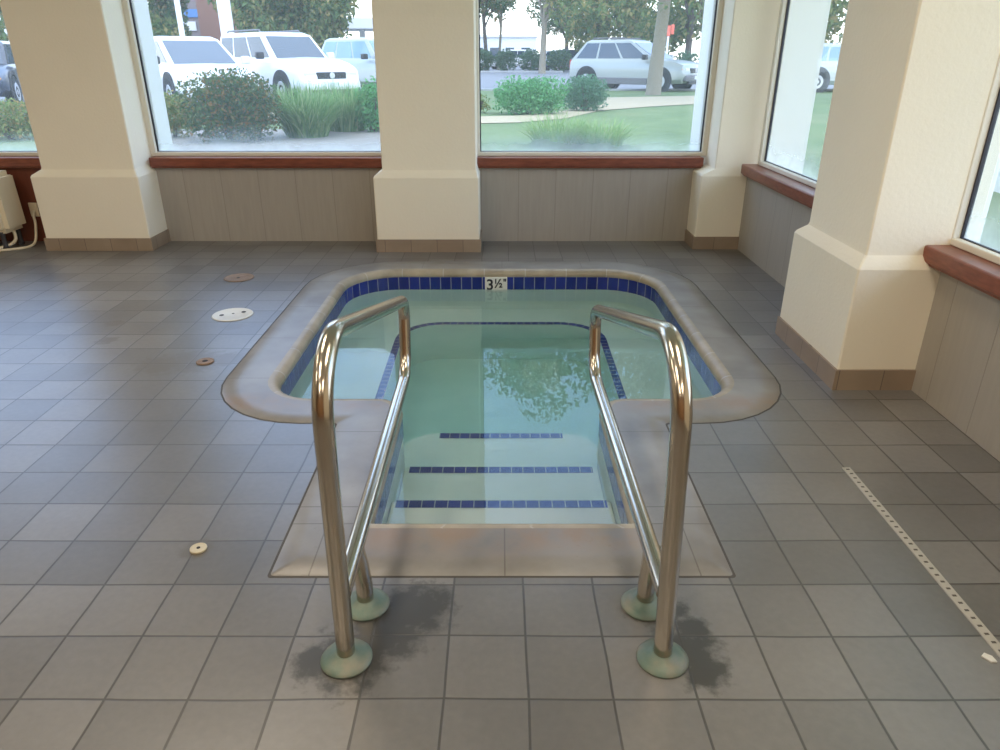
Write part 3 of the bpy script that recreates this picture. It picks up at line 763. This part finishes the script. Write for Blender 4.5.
def tree(x, y, h, trunk_r, crown, label, mat, n, size, bark, seed, lean=(0, 0), fork=.35, group=None, name='tree'):
    """tapering trunk, forked branches and a crown of separate leaves; crown = list of blobs (dx, dy, z, rx, ry, rz)"""
    r_ = random.Random(seed); o = empty(name, (x, y, GZ), label=label, cat='tree', group=group)
    t = MB(); hz = h * fork
    t.sweep([(0, 0, -.1), (0, 0, .05), (lean[0] * .2, lean[1] * .2, hz * .4), (lean[0] * .6, lean[1] * .6, hz), (lean[0], lean[1], h * .8)], 1, 12, radii=[trunk_r * 1.5, trunk_r * 1.25, trunk_r, trunk_r * .85, trunk_r * .15])
    for b in crown[:7]:
        t.sweep([(lean[0] * .5, lean[1] * .5, hz * r_.uniform(.7, 1.)), (b[0] * .45, b[1] * .45, (hz + b[2]) * .5), (b[0], b[1], b[2])], 1, 8, radii=[trunk_r * .55, trunk_r * .35, trunk_r * .1])
    t.build('trunk', bark, o, smooth=60)
    leaves(MB(), crown, n, size, .3, r_).build('crown', mat, o, fixn=False)
    return o
def blobcrown(r_, w, z0, z1, k, br):
    out = []
    for i in range(k):
        a = r_.uniform(0, 6.28); f = math.sqrt(r_.random()) * (w - br); z = r_.uniform(z0 + br * .5, z1 - br * .5)
        q = 1 - .45 * max(0, (z - (z0 + z1) / 2) / (z1 - z0)); out.append((math.cos(a) * f * q, math.sin(a) * f * q, z, br * r_.uniform(.8, 1.2), br * r_.uniform(.8, 1.2), br * r_.uniform(.7, 1.)))
    return out
rr = random.Random(77)
x, y = G(653, 95)
cr = blobcrown(rr, 6.2, 4.2, 10.4, 48, 1.2) + [(-5.2, 0, 8.2, 1.2, 1.2, .9), (-4.4, .5, 8.9, 1.2, 1.2, .9), (3.8, 0, 9.6, 1.5, 1.5, 1.1), (5., 0, 9.2, 1.3, 1.3, 1.1), (1.8, 0, 10., 1.4, 1.4, 1.)]
for k in range(16):   # drooping lower sprays
    a = rr.uniform(0, 6.28); f = rr.uniform(1.2, 4.4); cr.append((math.cos(a) * f, math.sin(a) * f, rr.uniform(2.7, 3.7), .7, .7, rr.uniform(.6, .9)))
tree(x, y, 10.8, .20, cr, 'big tree with grey trunk in front of the silver car', M['leaf_tree'], 21000, .2, M['bark'], 41, (.3, 0), .33)
x, y = GD(542, 58); cr = blobcrown(rr, 4.6, 3.4, 9.5, 22, 1.4)
tree(x, y, 9.5, .22, cr, 'tree with pale flared trunk among the hedge shrubs', M['leaf_tree'], 3800, .42, M['bark'], 42, (.2, 0), .4)
x, y = GD(487, 70); cr = blobcrown(rr, 4., 4.2, 10, 18, 1.4)
tree(x, y, 10, .17, cr, 'thin dark tree at left edge of the right wide window', M['leaf_tree2'], 2600, .45, M['dbark'], 43, (-.5, 0), .45)
x, y = GD(499, 74); cr = blobcrown(rr, 2.6, 5.2, 9, 10, 1.2)
tree(x, y, 9, .12, cr, 'thin pale tree right of the thin dark one', M['leaf_tree2'], 1500, .45, M['bark'], 44, (.4, 0), .5)
for i, (u, Y, w, z0, z1) in enumerate(((600, 67, 4.4, 1.5, 11), (638, 79, 4.6, 1.3, 11), (686, 57, 4.2, 1.7, 11), (738, 68, 4.4, .8, 11), (803, 60, 5, .8, 10), (566, 92, 4.6, 2.5, 12))):
    x, y = GD(u, Y); cr = blobcrown(rr, w, z0, z1, 24, 1.8)
    tree(x, y, z1, .25, cr, ['distant tree behind the roof of the silver car', 'distant tree behind the big grey trunk', 'distant tree behind the hood of the silver car', 'distant tree past the corner column', 'distant tree seen through the narrow right window', 'distant tree far behind the parked cars across the road'][i],
         M['leaf_tree2'] if i % 2 else M['leaf_tree'], 6500, .46, M['dbark'], 50 + i, (0, 0), .3, 'distant trees on the right')
for i, (u, Y, w, z0, z1) in enumerate(((145, 58, 3.6, .8, 9), (174, 72, 2.6, .8, 10), (270, 56, 3.6, .7, 9.5), (298, 66, 4., .7, 10), (326, 56, 2.6, .8, 9), (420, 82, 5, 1, 10), (-20, 64, 6, 1, 9))):
    x, y = GD(u, Y); cr = blobcrown(rr, w, z0, z1, 22, 1.6)
    tree(x, y, z1, .25, cr, ['distant olive tree at the left edge of the left wide window', 'distant dark tree behind the thin white pole', 'distant green tree right of the thick white pole', 'distant green tree above the middle white car', 'distant reddish tree near the white canopy', 'distant tree hidden mostly by the middle column', 'distant tree outside the far left window'][i],
         M['leaf_tree2'] if i in (1, 3) else M['leaf_tree'], 6500, .44, M['dbark'], 70 + i, (0, 0), .3, 'distant trees on the left')

# poles
def pole(u, Y, r, label, h=9.):
    x, y = GD(u, Y); o = empty('lamp_post', (x, y, GZ), label=label, cat='lamp post', group='white poles outside the left window')
    MB().lathe([(r, .0), (r, h * .5), (r * .8, h)], 16).build('post', M['whitepole'], o, smooth=40)
    MB().lathe([(r * 2.2, 0), (r * 2.2, .05), (r * 1.5, .3), (r, .32)], 16).build('foot', M['concrete'], o, smooth=40)
    MB().box(-.1, .9, -.12, .12, h - .05, h + .08, .02).build('lamp_head', M['whitepole'], o)
pole(191, 30, .10, 'thin white pole behind the left white car')
pole(236, 26, .21, 'thick white pole between the two white cars')

# far buildings
def building(name, u0, u1, Y, h, mat, label, extra=None):
    x0, y = GD(u0, Y); x1, _ = GD(u1, Y); o = empty(name, ((x0 + x1) / 2, y, GZ), label=label, cat='building'); w = x1 - x0
    MB().box(-w / 2, w / 2, 0, 8, -.1, h, .03).build('wall', mat, o)
    MB().box(-w / 2 - .3, w / 2 + .3, -.3, 8.3, h, h + .35, .05).build('roof', M['whitebuild'], o)
    for k in range(max(1, int(w // 2.2))):
        xx = -w / 2 + 1.1 + k * 2.2
        MB().box(xx - .6, xx + .6, -.06, .02, .9, 2.3, .02).build('window', M['carglass'], o)
    if extra: extra(o, w, h)
wb = empty('white_building', (9.3, 6.4, GZ - .1), label='white wall added to give the right edge window its pale brightness', cat='building')  # wing added so the view through this window turns pale and bright
MB().box(-4.7, 3.9, 0, 1.2, -.1, 6.5, .03).build('wall', M['whitebuild'], wb); MB().box(-4.9, 4.2, -.2, 1.4, 6.5, 6.8, .05).build('roof', M['whitebuild'], wb); MB().box(-4.73, 3.93, -.03, .1, -.1, .35, .01).build('plinth', M['concrete'], wb)
def signs(o, w, h):
    MB().box(w * .02, w * .4, -.2, -.05, 5.0, 5.8, .03).build('sign', M['bluesign'], o); MB().box(-w * .1, w * .16, -.25, -.08, 5.7, 6.5, .05).build('sign', M['whitebuild'], o)
    MB().box(w * .05, w * .3, -.2, -.05, 3.7, 4.6, .05).build('sign', M['whitebuild'], o)
building('shop_building', 160, 214, 86, 9.5, M['purplegrey'], 'grey brown shop building between the white poles', signs)
building('brick_building', 206, 245, 77, 9, M['brick'], 'red brick building behind the thick white pole')
building('white_building', 440, 536, 110, 3.6, M['whitebuild'], 'low white building far off left of the pale tree trunk')
building('white_building', -60, 22, 80, 5, M['whitebuild'], 'white building seen through the far left window')
cx_, cy_ = GD(372, 66); gs = empty('station_canopy', (cx_, cy_, GZ), label='white flat canopy on posts at top right of left window', cat='canopy')
MB().box(-4.2, 3.8, -3, 3, 3.15, 3.95, .05).build('roof', M['whitebuild'], gs); MB().box(-4.25, -2.6, -3.05, -2.9, 3.3, 3.8, .02).build('sign', M['bluesign'], gs)
for px in (-3.2, -.6, 2.8): MB().box(px - .22, px + .22, -.2, .2, -.05, 3.2, .03).build('post', M['whitebuild'], gs)
x, y = GD(664.5, 44); ts = empty('street_sign', (x, y, GZ), label='small red sign on white post right of the big trunk', cat='sign')
MB().sweep([(0, 0, -.05), (0, 0, 2.4)], .06, 10).build('post', M['whitepole'], ts); MB().box(-.32, .1, -.07, -.03, 2.15, 2.7, .03).build('sign_board', M['redsign'], ts); MB().box(.12, .3, -.07, -.03, 2.25, 2.75, .03).build('sign_board', M['redsign'], ts)

# ------------------------------------------------------------------ cars
def make_car(label, u, Y, heading, paint, L=4.6, W=1.84, H=1.7, hood=1.05, belt=1.08, xw0=.95, xr0=.35, xr1=-1.75, xb1=-2.15, glass='carglass', side='carglass', low=None, grille=True, name='suv', rails=True, group='cars parked outside the windows', nose=.05, wheel=.36):
    """x forward; xw0 foot of windscreen, xr0/xr1 front/rear of roof, xb1 foot of rear glass"""
    x, y = GD(u, Y); o = empty(name, (x, y, GZ - .03), heading, label=label, cat='car', group=group)
    w = W / 2; hl = L / 2
    def sec(xx, hw, z0, z1, crown=.0):
        return [(xx, -hw * .86, z0), (xx, -hw, z0 + .13), (xx, -hw, (z0 + z1) / 2 + .04), (xx, -hw * .965, z1 - .09), (xx, -hw * .88, z1), (xx, 0, z1 + crown),
                (xx, hw * .88, z1), (xx, hw * .965, z1 - .09), (xx, hw, (z0 + z1) / 2 + .04), (xx, hw, z0 + .13), (xx, hw * .86, z0)]
    b = MB().loft([sec(-hl, w * .86, .46, belt - .12), sec(-hl + .06, w * .95, .34, belt - .03), sec(-hl + .35, w, .28, belt), sec(-.6, w, .26, belt), sec(xw0 - .1, w, .26, belt - .01, .01), sec(xw0 + .25, w, .26, hood, .03),
                   sec(hl - .45, w * .985, .27, hood - nose, .03), sec(hl - .12, w * .94, .30, hood - nose - .10, .02), sec(hl, w * .84, .40, hood - nose - .30)])
    b.build('body', paint, o, smooth=35)
    # cabin
    g0, g1 = w * .90, w * .74
    def csec(xb, xr, z0, z1): return None
    zb = belt - .05; zr = H
    xf, xe = xw0, xb1
    P = {}
    lo = [(xf, zb), (xe, zb)]; c = MB()
    base = [(xf, -g0 * .93, zb), (xf, g0 * .93, zb), (xe, g0 * .97, zb), (xe, -g0 * .97, zb)]
    mid = [(xr0 + .07, -g1, zr - .07), (xr0 + .07, g1, zr - .07), (xr1 - .05, g1, zr - .07), (xr1 - .05, -g1, zr - .07)]
    topv = [(xr0 - .16, -g1 * .86, zr), (xr0 - .16, g1 * .86, zr), (xr1 + .12, g1 * .86, zr), (xr1 + .12, -g1 * .86, zr)]
    c.loft([base, mid, topv]); c.build('cabin', paint, o, smooth=30)
    def quad(A, B, C, D, m0, m1, n0, n1, off):
        """pane inset on the bilinear face A(bottom left) B(bottom right) C(top right) D(top left)"""
        A, B, C, D = map(Vector, (A, B, C, D)); nrm = (B - A).cross(D - A).normalized()
        q = lambda s, t: (A * (1 - s) + B * s) * (1 - t) + (D * (1 - s) + C * s) * t
        pts = [q(m0, n0), q(m1, n0), q(m1, n1), q(m0, n1)]
        mb = MB(); mb.add([p + nrm * off for p in pts] + [p - nrm * .02 for p in pts], [(0, 1, 2, 3), (7, 6, 5, 4), (0, 4, 5, 1), (1, 5, 6, 2), (2, 6, 7, 3), (3, 7, 4, 0)]); return mb
    quad(base[0], base[1], mid[1], mid[0], .05, .95, .08, .93, .012).build('windscreen', M[glass], o)
    quad(base[2], base[3], mid[3], mid[2], .08, .92, .2, .9, .012).build('rear_window', M[glass], o)
    for sd_ in (0, 1):
        A, B, C, D = (base[3], base[0], mid[0], mid[3]) if sd_ == 0 else (base[1], base[2], mid[2], mid[1])
        for (m0, m1) in (((.05, .30), (.33, .61), (.64, .93)) if sd_ == 0 else ((.07, .36), (.39, .67), (.70, .95))):
            quad(A, B, C, D, m0, m1, .12, .92, .012).build('side_window', M[side], o)
    # wheels
    wx0, wx1 = -hl + .82, hl - .88
    for wx in (wx0, wx1):
        for s in (-1, 1):
            yy = s * (w - .09)
            t = MB().lathe([(wheel * .62, -.11), (wheel * .94, -.11), (wheel, -.07), (wheel, .07), (wheel * .94, .11), (wheel * .62, .11)], 28, (wx, yy, wheel), 'y').build('wheel', M['tyre'], o, smooth=40)
            MB().lathe([(wheel * .63, -.03), (wheel * .63, .10), (wheel * .55, .118), (.08, .105), (.03, .12)] if s > 0 else [(.03, -.12), (.08, -.105), (wheel * .55, -.118), (wheel * .63, -.10), (wheel * .63, .03)], 20, (wx, yy, wheel), 'y').build('rim', M['alloy'], t, smooth=30)
            MB().lathe([(wheel * 1.24, -.02), (wheel * 1.24, .012), (wheel * 1.02, .016), (wheel * 1.0, -.02)], 28, (wx, s * (w - .004), wheel + .03), 'y').build('wheel_arch', M['blacktrim'], o, smooth=40)
    zt = hood - nose
    if grille:
        MB().box(hl - .06, hl + .015, -w * .44, w * .44, zt - .36, zt - .20, .02).build('grille', M['blacktrim'], o)
        MB().lathe([(.001, 0), (.075, 0), (.075, .014), (.06, .018)], 20, (hl + .014, 0, zt - .28), 'x').build('emblem', M['alloy'], o)
    for s in (-1, 1):
        MB().box(hl - .22, hl - .015, s * w * .62 - .17, s * w * .62 + .17, zt - .36, zt - .19, .035).build('headlight', M['lamp'], o)
        MB().box(hl - .30, hl - .10, s * w * .86 - .05, s * w * .86 + .05, zt - .35, zt - .20, .02).build('indicator', M['amber'], o)
        MB().box(-hl - .012, -hl + .12, s * w * .78 - .08, s * w * .78 + .08, belt - .34, belt - .02, .02).build('tail_light', M['redlens'], o)
        MB().box(xw0 - .42, xw0 - .24, s * (w + .09) - .09, s * (w + .09) + .09, belt - .02, belt + .15, .03).build('mirror', M['blacktrim'] if s < 0 else paint, o, smooth=40)
        if rails: MB().sweep([(xr0 - .25, s * g1 * .82, zr - .02), (xr0 - .3, s * g1 * .82, zr + .05), (xr1 + .2, s * g1 * .82, zr + .05), (xr1 + .12, s * g1 * .82, zr - .02)], .02, 8).build('roof_rail', M['greytrim'], o)
    MB().box(hl - .12, hl + .06, -w * .86, w * .86, .36, .56, .05).build('bumper', low or paint, o, smooth=40)
    MB().box(hl - .05, hl + .05, -w * .6, w * .6, .26, .37, .03).build('air_intake', M['blacktrim'], o)
    MB().box(hl + .055, hl + .07, -.16, .16, .42, .54, .003).build('licence_plate', M['plate'], o)
    if low is not None:
        for s in (-1, 1): MB().box(wx0 + .48, wx1 - .48, s * w - .03, s * w + .025, .24, .46, .02).build('sill_cladding', low, o)
    return o
H0 = -math.pi / 2
make_car('white car with dark windscreen at left behind the large dark shrub', 196, 18.8, H0 + R(38), M['carwhite'], L=4.6, W=1.86, H=1.58, hood=.97, belt=1.0, xw0=1.35, xr0=.2, rails=False)
make_car('white four wheel drive with dark grille in the middle of left window', 288, 21.4, H0 + R(44), M['carwhite'], L=4.8, W=1.92, H=1.74, hood=1.10, belt=1.10, xw0=1.05, xr0=.25, xr1=-2.1, xb1=-2.3, nose=.12)
make_car('pale silver green car at the right end of the left window', 378, 26.5, H0 + R(50), M['carsilver'], L=4.7, W=1.86, H=1.72, glass='carglass_pale', side='carglass_pale', rails=False)
make_car('silver crossover parked behind the big grey tree trunk', 634, 28.2, H0 + R(52), M['carchampagne'], L=4.65, W=1.86, H=1.70, hood=1.03, belt=1.06, xw0=1.2, xr0=.1, xr1=-1.65, xb1=-2.27, low=M['greytrim'], rails=True)
make_car('dark navy car seen through the far left window', -8, 19.5, H0 + R(20), M['carnavy'], L=4.5, H=1.5, hood=.95, belt=.98, name='car', rails=False)
make_car('pale silver car seen through the narrow window on the right wall', 842, 27, H0 + R(96), M['carsilver'], L=4.6, H=1.55, hood=.98, belt=1.0, glass='carglass_pale', side='carglass_pale', name='car', rails=False)
make_car('dark car far across the road left of silver crossover', 566, 66, H0 - R(60), M['carnavy'], L=4.6, H=1.7, name='car', rails=False, group='cars far across the road')
make_car('white car far across the road behind the pale tree trunk', 548, 72, H0 - R(75), M['carwhite'], L=4.6, H=1.7, name='car', rails=False, group='cars far across the road')
make_car('white car far across the road behind the hedge shrubs', 512, 78, H0 - R(75), M['carwhite'], L=4.8, H=1.8, name='car', rails=False, group='cars far across the road')

# ------------------------------------------------------------------ sky and exposure
W = bpy.data.worlds.new('sky'); S.world = W; W.use_nodes = True; t = W.node_tree; bg = t.nodes['Background']
tc = N(t, 'ShaderNodeTexCoord'); sx = N(t, 'ShaderNodeSeparateXYZ'); t.links.new(tc.outputs['Generated'], sx.inputs[0])
cl_ = noise(t, coords(t, 'Generated', (2, 2, 5)), 1.6, 5)
sky = ramp(t, sx.outputs[2], [(0., (1., 1., .98)), (.15, (.82, .93, 1.06)), (.34, (.46, .68, 1.18)), (.55, (.48, .70, 1.15)), (1., (.78, .86, 1.0))])
sky = mixc(t, maprange(t, cl_, .5, .8, 0, .4), sky, (1., 1., 1.))
t.links.new(sky, bg.inputs[0]); bg.inputs[1].default_value = 3.3
sun = bpy.data.objects.new('sun', bpy.data.lights.new('sun', 'SUN')); COL.objects.link(sun)
sun.data.energy = .9; sun.data.angle = R(60); sun.data.color = (1., .93, .80)
sun.rotation_euler = Vector((-.5, .75, -.55)).to_track_quat('-Z', 'Y').to_euler()

vs = S.view_settings
S.display_settings.display_device = 'sRGB'
vs.view_transform = 'Standard'; vs.look = 'None'; vs.gamma = 1; vs.exposure = 0; vs.use_curve_mapping = False
try:
    S.cycles.max_bounces = 14; S.cycles.transparent_max_bounces = 16; S.cycles.transmission_bounces = 10; S.cycles.diffuse_bounces = 5
    S.cycles.caustics_refractive = True; S.cycles.caustics_reflective = True
    S.cycles.sample_clamp_indirect = 8.
except Exception: pass
